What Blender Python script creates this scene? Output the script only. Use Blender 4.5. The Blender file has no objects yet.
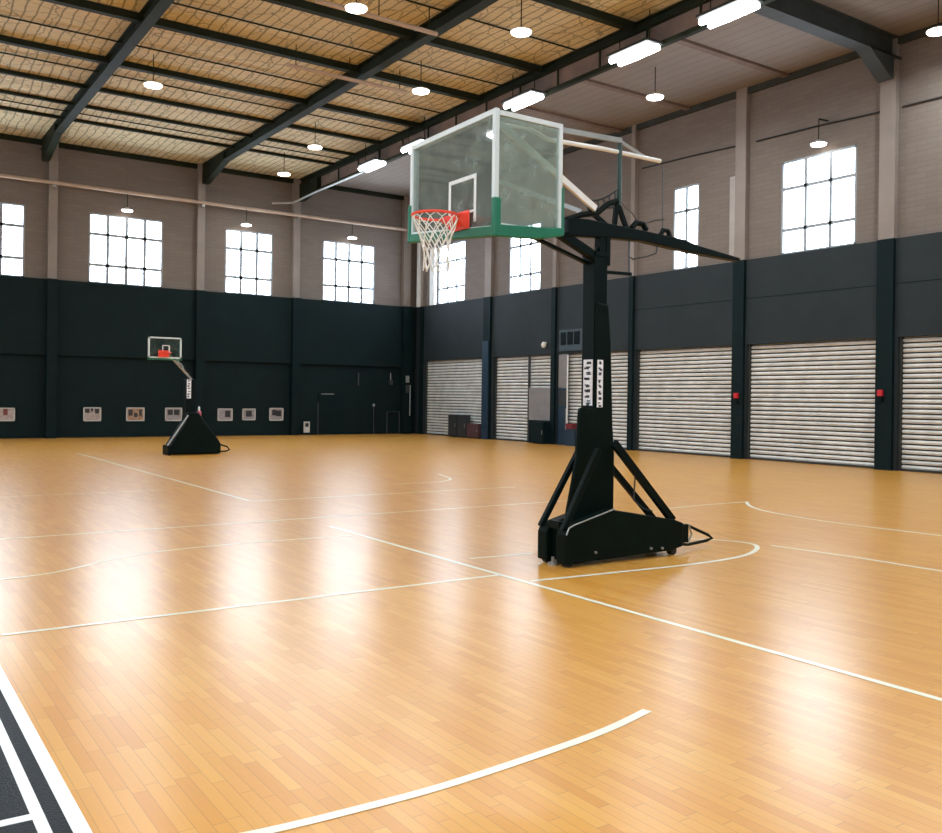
import bpy, bmesh, math, random
from mathutils import Vector, Matrix
random.seed(7)
S = bpy.context.scene
COL = S.collection
PI = math.pi

# ------------------------------------------------------------------ materials
def mat(name, color=(.5, .5, .5), rough=.5, metal=0., spec=None, emit=None, estr=0., var=0., vscale=3., bump=0., bscale=40., coat=0.):
    m = bpy.data.materials.new(name); m.use_nodes = True
    nt = m.node_tree; b = nt.nodes['Principled BSDF']
    b.inputs['Base Color'].default_value = (*color, 1)
    b.inputs['Roughness'].default_value = rough
    b.inputs['Metallic'].default_value = metal
    if spec is not None: b.inputs['Specular IOR Level'].default_value = spec
    if coat: b.inputs['Coat Weight'].default_value = coat
    if emit:
        b.inputs['Emission Color'].default_value = (*emit, 1)
        b.inputs['Emission Strength'].default_value = estr
    tc = nt.nodes.new('ShaderNodeTexCoord')
    if var > 0:
        n = nt.nodes.new('ShaderNodeTexNoise'); n.inputs['Scale'].default_value = vscale; n.inputs['Detail'].default_value = 4
        nt.links.new(tc.outputs['Object'], n.inputs['Vector'])
        r = nt.nodes.new('ShaderNodeValToRGB')
        r.color_ramp.elements[0].position = .3; r.color_ramp.elements[1].position = .7
        r.color_ramp.elements[0].color = (*[c * (1 - var) for c in color], 1)
        r.color_ramp.elements[1].color = (*[min(1, c * (1 + var)) for c in color], 1)
        nt.links.new(n.outputs['Fac'], r.inputs['Fac']); nt.links.new(r.outputs['Color'], b.inputs['Base Color'])
    if bump > 0:
        n = nt.nodes.new('ShaderNodeTexNoise'); n.inputs['Scale'].default_value = bscale; n.inputs['Detail'].default_value = 3
        nt.links.new(tc.outputs['Object'], n.inputs['Vector'])
        bp = nt.nodes.new('ShaderNodeBump'); bp.inputs['Strength'].default_value = bump; bp.inputs['Distance'].default_value = .02
        nt.links.new(n.outputs['Fac'], bp.inputs['Height']); nt.links.new(bp.outputs['Normal'], b.inputs['Normal'])
    return m

class NT:
    """small wrapper to write node graphs"""
    def __init__(s, m): s.nt = m.node_tree; s.b = s.nt.nodes['Principled BSDF']
    def n(s, t, **kw):
        o = s.nt.nodes.new(t)
        for k, v in kw.items(): setattr(o, k, v)
        return o
    def l(s, a, b): s.nt.links.new(a, b)
    def math(s, op, a, b=None, c=None):
        o = s.n('ShaderNodeMath', operation=op)
        for i, v in enumerate((a, b, c)):
            if v is None: continue
            if isinstance(v, (int, float)): o.inputs[i].default_value = v
            else: s.l(v, o.inputs[i])
        return o.outputs[0]
    def mix(s, f, a, b, mode='MIX'):
        o = s.n('ShaderNodeMix', data_type='RGBA', blend_type=mode)
        for i, v in ((0, f), (6, a), (7, b)):
            if isinstance(v, (int, float)): o.inputs[i].default_value = v
            elif isinstance(v, tuple): o.inputs[i].default_value = (*v, 1)
            else: s.l(v, o.inputs[i])
        return o.outputs[2]

def floor_material():
    m = mat('court_maple', (.6, .33, .14), .30); g = NT(m); b = g.b
    tc = g.n('ShaderNodeTexCoord'); sp = g.n('ShaderNodeSeparateXYZ'); g.l(tc.outputs['Object'], sp.inputs[0])
    W, L = .056, .45
    xi = g.math('DIVIDE', sp.outputs[0], W); row = g.math('FLOOR', xi)
    w1 = g.n('ShaderNodeTexWhiteNoise', noise_dimensions='1D'); g.l(row, w1.inputs['W'])
    yi = g.math('ADD', g.math('DIVIDE', sp.outputs[1], L), g.math('MULTIPLY', w1.outputs['Value'], 7.3))
    cell = g.math('FLOOR', yi)
    cb = g.n('ShaderNodeCombineXYZ'); g.l(row, cb.inputs[0]); g.l(cell, cb.inputs[1])
    w2 = g.n('ShaderNodeTexWhiteNoise', noise_dimensions='3D'); g.l(cb.outputs[0], w2.inputs['Vector'])
    r = g.n('ShaderNodeValToRGB'); e = r.color_ramp.elements
    e[0].position = 0; e[0].color = (.64, .275, .036, 1)
    e[1].position = 1; e[1].color = (.76, .40, .080, 1)
    x = e.new(.35); x.color = (.70, .325, .050, 1)
    x = e.new(.75); x.color = (.73, .36, .066, 1)
    g.l(w2.outputs['Value'], r.inputs['Fac'])
    # grain
    mp = g.n('ShaderNodeMapping'); mp.inputs['Scale'].default_value = (60, 3, 1); g.l(tc.outputs['Object'], mp.inputs[0])
    gn = g.n('ShaderNodeTexNoise'); gn.inputs['Scale'].default_value = 1; gn.inputs['Detail'].default_value = 5; g.l(mp.outputs[0], gn.inputs['Vector'])
    c = g.mix(g.math('MULTIPLY', gn.outputs['Fac'], .18), r.outputs['Color'], (.32, .14, .05))
    big = g.n('ShaderNodeTexNoise'); big.inputs['Scale'].default_value = .6; big.inputs['Detail'].default_value = 4; g.l(tc.outputs['Object'], big.inputs['Vector'])
    c = g.mix(g.math('MULTIPLY', big.outputs['Fac'], .30), c, (.50, .27, .06))
    # joints
    fx = g.math('FRACT', xi); ex = g.math('MINIMUM', fx, g.math('SUBTRACT', 1, fx))
    fy = g.math('FRACT', yi); ey = g.math('MINIMUM', fy, g.math('SUBTRACT', 1, fy))
    j = g.math('MAXIMUM', g.math('LESS_THAN', ex, .025), g.math('LESS_THAN', ey, .004))
    c = g.mix(g.math('MULTIPLY', j, .45), c, (.2, .09, .04))
    g.l(c, b.inputs['Base Color'])
    b.inputs['Roughness'].default_value = .275
    bp = g.n('ShaderNodeBump'); bp.inputs['Strength'].default_value = .12; bp.inputs['Distance'].default_value = .004
    g.l(big.outputs['Fac'], bp.inputs['Height']); g.l(bp.outputs['Normal'], b.inputs['Normal'])
    b.inputs['Specular IOR Level'].default_value = .48
    return m

def brick_material(name, c1, c2, mortar):
    m = mat(name, c1, .75); g = NT(m)
    tc = g.n('ShaderNodeTexCoord'); sp = g.n('ShaderNodeSeparateXYZ'); g.l(tc.outputs['Object'], sp.inputs[0])
    cb = g.n('ShaderNodeCombineXYZ'); g.l(g.math('ADD', sp.outputs[0], sp.outputs[1]), cb.inputs[0]); g.l(sp.outputs[2], cb.inputs[1])
    br = g.n('ShaderNodeTexBrick'); g.l(cb.outputs[0], br.inputs['Vector'])
    br.inputs['Scale'].default_value = 1; br.inputs['Brick Width'].default_value = .48; br.inputs['Row Height'].default_value = .12
    br.inputs['Mortar Size'].default_value = .010; br.inputs['Mortar Smooth'].default_value = .8
    br.inputs['Color1'].default_value = (*c1, 1); br.inputs['Color2'].default_value = (*c2, 1); br.inputs['Mortar'].default_value = (*mortar, 1)
    n = g.n('ShaderNodeTexNoise'); n.inputs['Scale'].default_value = 1.4; n.inputs['Detail'].default_value = 6; g.l(tc.outputs['Object'], n.inputs['Vector'])
    c = g.mix(g.math('MULTIPLY', n.outputs['Fac'], .35), br.outputs['Color'], tuple(x * .7 for x in c1))
    g.l(c, g.b.inputs['Base Color'])
    bp = g.n('ShaderNodeBump'); bp.inputs['Strength'].default_value = .15; bp.inputs['Distance'].default_value = .01
    g.l(g.math('SUBTRACT', 1, br.outputs['Fac']), bp.inputs['Height']); g.l(bp.outputs['Normal'], g.b.inputs['Normal'])
    return m

def ceiling_material(name, base1, base2, line, spacing, lw, dist, mesh):
    m = mat(name, base1, .8); g = NT(m)
    tc = g.n('ShaderNodeTexCoord'); sp = g.n('ShaderNodeSeparateXYZ'); g.l(tc.outputs['Object'], sp.inputs[0])
    n = g.n('ShaderNodeTexNoise'); n.inputs['Scale'].default_value = .9; n.inputs['Detail'].default_value = 3; g.l(tc.outputs['Object'], n.inputs['Vector'])
    n2 = g.n('ShaderNodeTexNoise'); n2.inputs['Scale'].default_value = 2.2; n2.inputs['Detail'].default_value = 5; g.l(tc.outputs['Object'], n2.inputs['Vector'])
    x = g.math('ADD', g.math('DIVIDE', sp.outputs[0], spacing), g.math('MULTIPLY', n.outputs['Fac'], dist))
    fx = g.math('FRACT', x); ex = g.math('ABSOLUTE', g.math('SUBTRACT', fx, .5))
    ln = g.math('LESS_THAN', ex, lw)
    c = g.mix(n2.outputs['Fac'], base1, base2)
    # quilted foil pillows between the wires
    mp = g.n('ShaderNodeMapping'); mp.inputs['Scale'].default_value = (1.4, 4.5, 1); g.l(tc.outputs['Object'], mp.inputs[0])
    pn = g.n('ShaderNodeTexNoise'); pn.inputs['Scale'].default_value = 2.2; pn.inputs['Detail'].default_value = 2; g.l(mp.outputs[0], pn.inputs['Vector'])
    bp = g.n('ShaderNodeBump'); bp.inputs['Strength'].default_value = .8 if mesh else 0.; bp.inputs['Distance'].default_value = .12
    g.l(pn.outputs['Fac'], bp.inputs['Height']); g.l(bp.outputs['Normal'], g.b.inputs['Normal'])
    f = g.math('MULTIPLY', ln, .62 if mesh else .45)
    if mesh:
        vm = g.n('ShaderNodeVectorMath', operation='ADD')
        sc = g.n('ShaderNodeVectorMath', operation='SCALE'); g.l(n2.outputs['Color'], sc.inputs[0]); sc.inputs['Scale'].default_value = .55
        g.l(tc.outputs['Object'], vm.inputs[0]); g.l(sc.outputs[0], vm.inputs[1])
        v = g.n('ShaderNodeTexVoronoi', feature='DISTANCE_TO_EDGE'); v.inputs['Scale'].default_value = 1.5; g.l(vm.outputs[0], v.inputs['Vector'])
        v.voronoi_dimensions = '2D'
        vl = g.math('MULTIPLY', g.math('LESS_THAN', v.outputs['Distance'], .026), .5)
        f = g.math('MAXIMUM', f, vl)
    g.l(g.mix(f, c, line), g.b.inputs['Base Color'])
    return m

def glass_material(name, tint, dif, gl, t_w=.74):
    m = bpy.data.materials.new(name); m.use_nodes = True; nt = m.node_tree; nt.nodes.remove(nt.nodes['Principled BSDF'])
    out = nt.nodes['Material Output']
    t = nt.nodes.new('ShaderNodeBsdfTransparent'); t.inputs[0].default_value = (*tint, 1)
    d = nt.nodes.new('ShaderNodeBsdfDiffuse'); d.inputs[0].default_value = (*dif, 1)
    gs = nt.nodes.new('ShaderNodeBsdfGlossy'); gs.inputs[0].default_value = (1, 1, 1, 1); gs.inputs['Roughness'].default_value = .03
    tc = nt.nodes.new('ShaderNodeTexCoord'); n = nt.nodes.new('ShaderNodeTexNoise'); n.inputs['Scale'].default_value = 9; n.inputs['Detail'].default_value = 6
    nt.links.new(tc.outputs['Object'], n.inputs['Vector'])
    mr = nt.nodes.new('ShaderNodeMapRange'); mr.inputs[1].default_value = .4; mr.inputs[2].default_value = .75; mr.inputs[3].default_value = 1 - t_w - .06; mr.inputs[4].default_value = 1 - t_w + .14
    nt.links.new(n.outputs['Fac'], mr.inputs[0])
    m1 = nt.nodes.new('ShaderNodeMixShader'); nt.links.new(mr.outputs[0], m1.inputs[0]); nt.links.new(t.outputs[0], m1.inputs[1]); nt.links.new(d.outputs[0], m1.inputs[2])
    fr = nt.nodes.new('ShaderNodeFresnel'); fr.inputs[0].default_value = gl
    m2 = nt.nodes.new('ShaderNodeMixShader'); nt.links.new(fr.outputs[0], m2.inputs[0]); nt.links.new(m1.outputs[0], m2.inputs[1]); nt.links.new(gs.outputs[0], m2.inputs[2])
    nt.links.new(m2.outputs[0], out.inputs[0])
    return m

M = {}
M['floor'] = floor_material()
M['brick'] = brick_material('painted_brick', (.185, .150, .125), (.165, .132, .109), (.138, .110, .090))
M['dark'] = mat('dark_green_wall_paint', (.0050, .0135, .0145), .7, spec=.12, var=.12, vscale=1.5, bump=.1, bscale=25)
M['dark3'] = mat('charcoal_wall_paint', (.0200, .0270, .0300), .65, spec=.2, var=.1, vscale=1.2, bump=.1, bscale=25)
M['dark2'] = mat('dark_pilaster_paint', (.0030, .0110, .0125), .6, spec=.12, var=.15, vscale=2)
M['beige'] = mat('beige_pilaster_paint', (.235, .195, .168), .6, var=.1, vscale=1.2)
M['ceil'] = ceiling_material('foil_insulation_ceiling', (.68, .575, .34), (.50, .42, .27), (.04, .042, .02), .235, .085, 1.0, True)
M['ceil2'] = ceiling_material('corrugated_roof_lining', (.24, .205, .18), (.20, .17, .15), (.10, .088, .078), .33, .05, .2, False)
M['beam'] = mat('olive_steel', (.0125, .0170, .0085), .7, spec=.15, var=.25, vscale=2)
M['beam2'] = mat('grey_steel', (.040, .045, .042), .65, spec=.2, var=.2, vscale=2)
M['fascia'] = mat('brown_fascia', (.17, .115, .09), .7, var=.2, vscale=2)
M['shutter'] = mat('shutter_slats', (.64, .645, .62), .5, metal=.0, var=.15, vscale=2.5)
M['shutgap'] = mat('shutter_gap_dark', (.025, .025, .022), .8)  # dark colour of the slat gaps and bottom bar
M['shutgrey'] = mat('grey_panel', (.21, .20, .20), .6, var=.1)
M['winframe'] = mat('window_frame_grey', (.26, .29, .31), .5, var=.05)
M['pane'] = mat('daylight_pane', (.9, .93, .96), .3, emit=(.72, .85, 1.0), estr=9.2)
M['white'] = mat('white_paint', (.78, .79, .77), .4, var=.05)
M['linepaint'] = mat('court_line_paint', (.80, .80, .66), .3, var=.06, vscale=4)
M['linewhite'] = mat('border_line_paint', (.86, .88, .86), .3, var=.04, vscale=4)
M['blackfloor'] = mat('black_border_paint', (.004, .006, .008), .45, spec=.2, var=.3, vscale=30, bump=.3, bscale=120)
M['black'] = mat('black_powder_coat', (.0003, .0050, .0048), .5, spec=.12, var=.2, vscale=5)
M['padblack'] = mat('black_vinyl_padding', (.0003, .0052, .0038), .6, spec=.10, var=.2, vscale=5, bump=.15, bscale=15)
M['rubber'] = mat('black_rubber', (.012, .012, .012), .7, var=.1)
M['green'] = mat('green_board_padding', (.0, .145, .075), .5, var=.15, vscale=8)
M['dkgreen'] = mat('dark_green_tube', (.010, .040, .030), .5, var=.1)
M['ductpaint'] = mat('pale_duct_paint', (.34, .30, .27), .5, var=.08)
M['boardglass'] = glass_material('tempered_glass', (.80, .87, .83), (.46, .55, .49), 1.45, .70)
M['alu'] = mat('silver_board_frame', (.66, .72, .72), .35, metal=.1, var=.05)
M['red'] = mat('orange_red_rim', (.80, .055, .025), .4, var=.08, vscale=8)
M['net'] = mat('white_net_cord', (.80, .80, .76), .7, var=.08, vscale=20)
M['steel'] = mat('dull_steel', (.35, .36, .35), .4, metal=.6, var=.1)
M['pipe'] = mat('beige_pipe', (.44, .33, .25), .5, var=.1)
M['lampbody'] = mat('lamp_housing', (.55, .55, .53), .5, var=.05)
M['lamp'] = mat('lit_diffuser', (1, 1, 1), .4, emit=(1, .93, .86), estr=9.0)
M['tube'] = mat('lit_tube', (1, 1, 1), .4, emit=(.97, .97, 1), estr=12.0)
M['redbox'] = mat('alarm_red', (.55, .01, .02), .4, var=.05)
M['dimred'] = mat('dull_red_paint', (.16, .015, .02), .5, var=.1)
M['farglass'] = glass_material('clear_glass', (.78, .86, .82), (.16, .20, .18), 1.2, .86)
M['maroon'] = mat('maroon_panel', (.075, .035, .04), .5, var=.2)
M['cab'] = mat('dark_cabinet', (.028, .032, .036), .45, var=.15)
M['navy'] = mat('navy_paint', (.006, .028, .055), .5, var=.15)
M['glassdark'] = mat('dark_glass', (.010, .016, .018), .12, var=.1)
M['labelw'] = mat('white_sticker', (.80, .82, .86), .5, var=.12, vscale=30)
M['ink'] = mat('dark_ink', (.03, .04, .06), .6, var=.2, vscale=20)
M['pink'] = mat('pink_plastic', (.55, .10, .14), .5, var=.1)

# ------------------------------------------------------------------ mesh building
def wloc(o):
    v = Vector((0, 0, 0))
    while o is not None: v += o.location; o = o.parent
    return v

class MB:
    def __init__(s): s.v = []; s.f = []; s.mi = []; s.cur = 0
    def add(s, vs, fs):
        n = len(s.v); s.v += [tuple(v) for v in vs]
        for f in fs: s.f.append(tuple(n + i for i in f)); s.mi.append(s.cur)
        return s
    def box(s, x0, x1, y0, y1, z0, z1):
        return s.add([(x, y, z) for x in (x0, x1) for y in (y0, y1) for z in (z0, z1)],
                     [(0, 1, 3, 2), (4, 6, 7, 5), (0, 4, 5, 1), (2, 3, 7, 6), (0, 2, 6, 4), (1, 5, 7, 3)])
    def prism(s, poly, a0, a1, axis='y'):
        def P(p, a):
            if axis == 'y': return (p[0], a, p[1])
            if axis == 'x': return (a, p[0], p[1])
            return (p[0], p[1], a)
        n = len(poly)
        return s.add([P(p, a0) for p in poly] + [P(p, a1) for p in poly],
                     [tuple(range(n)), tuple(range(2 * n - 1, n - 1, -1))] + [(i, (i + 1) % n, n + (i + 1) % n, n + i) for i in range(n)])
    def tube(s, pts, r, n=8, closed=False):
        pts = [Vector(p) for p in pts]; m = len(pts); rs = r if isinstance(r, (list, tuple)) else [r] * m
        vs = []; prev = None
        for i, p in enumerate(pts):
            if closed: t = pts[(i + 1) % m] - pts[i - 1]
            else: t = pts[min(i + 1, m - 1)] - pts[max(i - 1, 0)]
            t.normalize()
            if prev is None:
                a = Vector((0, 0, 1)) if abs(t.z) < .9 else Vector((1, 0, 0)); u = t.cross(a).normalized()
            else:
                u = (prev - t * prev.dot(t)).normalized()
            prev = u; w = t.cross(u)
            vs += [p + (u * math.cos(2 * PI * k / n) + w * math.sin(2 * PI * k / n)) * rs[i] for k in range(n)]
        fs = []
        for i in range(m if closed else m - 1):
            j = (i + 1) % m
            fs += [(i * n + k, i * n + (k + 1) % n, j * n + (k + 1) % n, j * n + k) for k in range(n)]
        if not closed: fs += [tuple(range(n - 1, -1, -1)), tuple((m - 1) * n + k for k in range(n))]
        return s.add(vs, fs)
    def beam(s, a, b, w, h, up=(0, 0, 1)):
        """rectangular bar from a to b"""
        a = Vector(a); b = Vector(b); t = (b - a).normalized(); u = t.cross(Vector(up)).normalized(); q = u.cross(t)
        vs = [p + u * (sx * w / 2) + q * (sy * h / 2) for p in (a, b) for sx, sy in ((-1, -1), (1, -1), (1, 1), (-1, 1))]
        return s.add(vs, [(3, 2, 1, 0), (4, 5, 6, 7)] + [(i, (i + 1) % 4, 4 + (i + 1) % 4, 4 + i) for i in range(4)])
    def lathe(s, prof, cx, cy, n=24):
        vs = [(cx + r * math.cos(2 * PI * k / n), cy + r * math.sin(2 * PI * k / n), z) for r, z in prof for k in range(n)]
        m = len(prof); fs = []
        for i in range(m - 1): fs += [(i * n + k, i * n + (k + 1) % n, (i + 1) * n + (k + 1) % n, (i + 1) * n + k) for k in range(n)]
        fs += [tuple(range(n - 1, -1, -1)), tuple((m - 1) * n + k for k in range(n))]
        return s.add(vs, fs)
    def build(s, name, m, parent=None, smooth=False, bevel=0., origin=None):
        me = bpy.data.meshes.new(name)
        if parent is not None: off = wloc(parent)
        elif origin == 'base':
            xs, ys, zs = zip(*s.v); off = Vector(((min(xs) + max(xs)) / 2, (min(ys) + max(ys)) / 2, min(zs)))
        else: off = Vector((0, 0, 0))
        me.from_pydata([(v[0] - off.x, v[1] - off.y, v[2] - off.z) for v in s.v], [], s.f)
        ms = m if isinstance(m, list) else [m]
        for x in ms: me.materials.append(M[x])
        if len(ms) > 1: me.polygons.foreach_set('material_index', s.mi)
        bm = bmesh.new(); bm.from_mesh(me); bmesh.ops.recalc_face_normals(bm, faces=bm.faces); bm.to_mesh(me); bm.free()
        o = bpy.data.objects.new(name, me); COL.objects.link(o)
        if parent is not None: o.parent = parent
        else: o.location = off
        if smooth:
            me.polygons.foreach_set('use_smooth', [True] * len(me.polygons))
            try: me.set_sharp_from_angle(angle=math.radians(40))
            except Exception: pass
        if bevel:
            bv = o.modifiers.new('bevel', 'BEVEL'); bv.width = bevel; bv.segments = 2; bv.limit_method = 'ANGLE'
        return o

def tag(o, label, cat, group=None, kind=None):
    if label: o['label'] = label
    if cat: o['category'] = cat
    if group: o['group'] = group
    if kind: o['kind'] = kind
    return o
def structure(o, label=None):
    o['kind'] = 'structure'
    if label: o['label'] = label
    return o
def thing(name, loc, label=None, cat=None, group=None, kind=None):
    o = bpy.data.objects.new(name, None); COL.objects.link(o); o.location = loc; o.empty_display_size = .1
    return tag(o, label, cat, group, kind)
def copy_tree(o, loc=None, label=None, parent=None):
    c = o.copy(); COL.objects.link(c)
    if parent is not None: c.parent = parent
    if loc is not None: c.location = loc
    if label: c['label'] = label
    for ch in list(o.children): copy_tree(ch, parent=c)
    return c
def box(x0, x1, y0, y1, z0, z1): return MB().box(x0, x1, y0, y1, z0, z1)

# ------------------------------------------------------------------ room shell
XR, YB, XL, YF, ZC = 19.5, 32.7, -10.0, -8.0, 9.75
DT = 5.22            # top of the dark paint
WZ0, WZ1 = 5.22, 7.58
floor = structure(box(XL - .4, XR + .6, YF - .4, YB + .6, -.2, 0).build('floor', 'floor'), 'polished orange maple court floor')

def wall_boxes(mb, axis, c0, c1, a0, a1, z0, z1, holes):
    """solid wall between a0..a1 with rectangular holes [(h0,h1,hz0,hz1)]"""
    def B(p, q, r, t):
        if q - p < 1e-4 or t - r < 1e-4: return
        if axis == 'y': mb.box(p, q, c0, c1, r, t)
        else: mb.box(c0, c1, p, q, r, t)
    x = a0
    for h0, h1, r, t in sorted(holes):
        B(x, h0, z0, z1); B(h0, h1, z0, r); B(h0, h1, t, z1); x = h1
    B(x, a1, z0, z1)

winB = [(1.9, 4.68, 4), (6.64, 9.09, 4), (11.33, 13.16, 3), (15.22, 17.5, 4)]
winR = [(12.66, 14.75, 3), (17.46, 18.42, 2), (24.47, 26.27, 3), (29.1, 31.05, 3), (6.9, 9.2, 3), (1.5, 3.8, 3)]  # last two lie out of view, added to light the hall
mb = MB(); wall_boxes(mb, 'y', YB, YB + .4, XL - .4, XR + .4, DT, ZC, [(a, b, WZ0, WZ1) for a, b, n in winB + [(-3.2, -.9, 4), (-7.6, -5.3, 4)]])
structure(mb.build('wall_back', 'brick'), 'beige painted brick upper part of the far end wall')
mb = MB(); wall_boxes(mb, 'x', XR, XR + .4, YF, YB, DT, ZC, [(a, b, WZ0, WZ1) for a, b, n in winR])
structure(mb.build('wall_right', 'brick'), 'beige painted brick upper part of the right wall')

winL = [(y, y + 2.4, 3) for y in (-4, 2, 8, 14, 20, 26)]  # unseen side: windows added for fill light
mb = MB(); wall_boxes(mb, 'x', XL - .4, XL, YF, YB, DT, ZC, [(a, b, WZ0, WZ1) for a, b, n in winL])
structure(mb.build('wall_left', 'brick'))
winF = [(x, x + 2.4, 4) for x in (-7, -2, 3, 8)]  # windows added behind the camera, their glowing panes fill the hall
mb = MB(); wall_boxes(mb, 'y', YF - .4, YF, XL - .4, XR + .4, DT, ZC, [(a, b, WZ0, WZ1) for a, b, n in winF])
structure(mb.build('wall_front', 'brick'))
# dark lower walls
mb = MB(); mb.box(XL - .4, XR + .4, YB, YB + .4, 0, DT); mb.box(XL, XR - .08, YB - .12, YB, 2.73, DT)
structure(mb.build('wall_back_lower', 'dark'), 'dark green lower part of the far end wall')
structure(box(XL - .4, XL, YF, YB, 0, DT).build('wall_left_lower', 'dark'))
structure(box(XL - .4, XR + .4, YF - .4, YF, 0, DT).build('wall_front_lower', 'dark'))
doors = [(27.7, 31.89, 'far'), (23.74, 27.06, ''), (20.09, 23.43, ''), (16.2, 19.79, ''), (12.07, 15.71, ''), (8.0, 11.54, ''), (3.9, 7.4, '')]
mb = MB(); wall_boxes(mb, 'x', XR - .08, XR + .4, YF, YB, 0, DT, [(a, b, 0, 3.0) for a, b, n in doors])
structure(mb.build('wall_right_lower', 'dark3'), 'dark green lower part of the right wall')
# ceiling
structure(box(XL - .4, 14.3, YF - .4, YB + .4, ZC, ZC + .2).build('ceiling', 'ceil'), 'tan foil insulation ceiling under wire mesh')
structure(box(14.3, XR + .4, YF - .4, YB + .4, ZC, ZC + .2).build('ceiling_right', 'ceil2'), 'grey brown corrugated ceiling strip along the right wall')

# windows -----------------------------------------------------------
wn = 0
def window(axis, a0, a1, cols, face, sgn, label=None):
    """axis 'y': in a wall of constant y. face = inner wall plane, sgn = outward"""
    global wn; wn += 1
    mid = (a0 + a1) / 2
    p = face + sgn * .04
    root = thing('window_%d' % wn, (mid, p, WZ0) if axis == 'y' else (p, mid, WZ0), label, None, None, 'structure')
    def B(mb, q0, q1, d, z0, z1):
        if axis == 'y': mb.box(q0, q1, p - d, p + d, z0, z1)
        else: mb.box(p - d, p + d, q0, q1, z0, z1)
    f = MB(); t = .055
    B(f, a0, a1, .04, WZ0, WZ0 + t); B(f, a0, a1, .04, WZ1 - t, WZ1); B(f, a0, a0 + t, .04, WZ0, WZ1); B(f, a1 - t, a1, .04, WZ0, WZ1)
    f.build('window_frame', 'winframe', root)
    g = MB(); w = (a1 - a0)
    bw = .05 if face > 30 else .04
    for k in range(1, cols): x = a0 + w * k / cols; B(g, x - bw, x + bw, .03, WZ0, WZ1)
    for z in (WZ0 + .62, WZ0 + 1.66): B(g, a0, a1, .03, z - bw, z + bw)
    g.build('glazing_bars', 'winframe', root)
    h = MB(); e = .06 * sgn
    if axis == 'y': h.box(a0 + .01, a1 - .01, min(p + e, p + e * 1.3), max(p + e, p + e * 1.3), WZ0, WZ1 - .01)
    else: h.box(min(p + e, p + e * 1.3), max(p + e, p + e * 1.3), a0 + .01, a1 - .01, WZ0, WZ1 - .01)
    h.build('glass_pane', 'pane', root)
for a, b, n in winB + [(-3.2, -.9, 4), (-7.6, -5.3, 4)]: window('y', a, b, n, YB, 1)  # the two extra windows are unseen, added for their light
for a, b, n in winR: window('x', a, b, n, XR, 1)
for a, b, n in winL: window('x', a, b, n, XL, -1)
for a, b, n in winF: window('y', a, b, n, YF, -1)

# pilasters ----------------------------------------------------------
tn = 0
def trim(mb, m, label=None, parent=None, **k):
    global tn; tn += 1
    o = mb.build('trim_%d' % tn, m, **k); structure(o, label); return o
for x in (5.49, 10.38, 14.05, .6, -4.2, 18.92):
    w = .155 if x < 18 else .19
    trim(box(x - w, x + w, YB - .3, YB, 0, DT), 'dark2')
    trim(box(x - w + .02, x + w - .02, YB - .2, YB, DT, ZC), 'beige')
for y, w in ((32.06, .09), (27.41, .21), (23.58, .10), (19.94, .09), (15.94, .18), (11.82, .20), (7.7, .2), (3.5, .2), (-.5, .2)):
    trim(box(XR - .17, XR, y - w, y + w, 0, DT), 'dark2')
    trim(box(XR - .14, XR, y - w + .01, y + w - .01, DT, ZC), 'beige')
# dark bottom rails
trim(box(XL, XR - .08, YB - .03, YB, 0, .12), 'dark2')
# thin joints (cable line) high on the right wall, and white ducts
for (a, b) in ((11.97, 15.52), (15.98, 19.67), (7.9, 11.53)):
    tag(MB().tube([(19.47, a, 8.18 + (a - 12) * .03), (19.47, (a + b) / 2, 8.2 + ((a + b) / 2 - 12) * .03), (19.47, b, 8.18 + (b - 12) * .03)], .022).build('wall_cable', 'rubber', origin='base'),
        {11.97: 'thin dark cable high on the right wall above the pendant lamp and big window', 15.98: 'thin dark cable high on right wall above the narrow window',
         7.9: 'thin dark cable on the right wall at the right picture edge'}[a], 'cable')
tag(box(19.42, 19.5, 16.14, 16.34, DT, 7.5).build('wall_duct', 'ductpaint', origin='base', bevel=.01), 'pale vertical duct on the right wall just left of the wide pilaster', 'duct')
tag(box(19.3, 19.5, 32.18, 32.4, DT, 8.1).build('wall_duct', 'white', origin='base', bevel=.01), 'white vertical duct beside the far corner, left one of the pair', 'duct')
tag(box(19.34, 19.5, 31.1, 31.45, DT, 7.5).build('wall_duct', 'white', origin='base', bevel=.01), 'white vertical duct touching the left edge of the window behind the net', 'duct')

# roller shutters ----------------------------------------------------
dn = 0
for (a, b, tg) in doors:
    dn += 1
    root = thing('door_%d' % dn, (XR, (a + b) / 2, 0), None, None, None, 'structure')
    s = MB(); N = 26; H = 2.98; p0 = .03; st = (H - p0) / N; prof = []
    for i in range(N):
        z = p0 + i * st
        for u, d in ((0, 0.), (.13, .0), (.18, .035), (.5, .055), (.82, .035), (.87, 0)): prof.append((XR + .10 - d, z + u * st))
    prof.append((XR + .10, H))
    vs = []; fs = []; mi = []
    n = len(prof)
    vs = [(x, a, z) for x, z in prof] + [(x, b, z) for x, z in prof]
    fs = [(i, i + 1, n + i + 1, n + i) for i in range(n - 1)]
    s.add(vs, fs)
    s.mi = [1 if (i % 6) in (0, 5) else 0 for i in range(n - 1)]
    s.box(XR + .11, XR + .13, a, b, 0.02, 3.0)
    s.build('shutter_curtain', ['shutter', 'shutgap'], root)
    g = MB(); g.box(XR + .0, XR + .1, a, a + .05, 0, 3); g.box(XR, XR + .1, b - .05, b, 0, 3)
    g.build('guide_rail', 'beam2', root)
    box(XR + .02, XR + .1, a, b, 0, .05).build('bottom_bar', 'shutgap', root)

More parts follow.
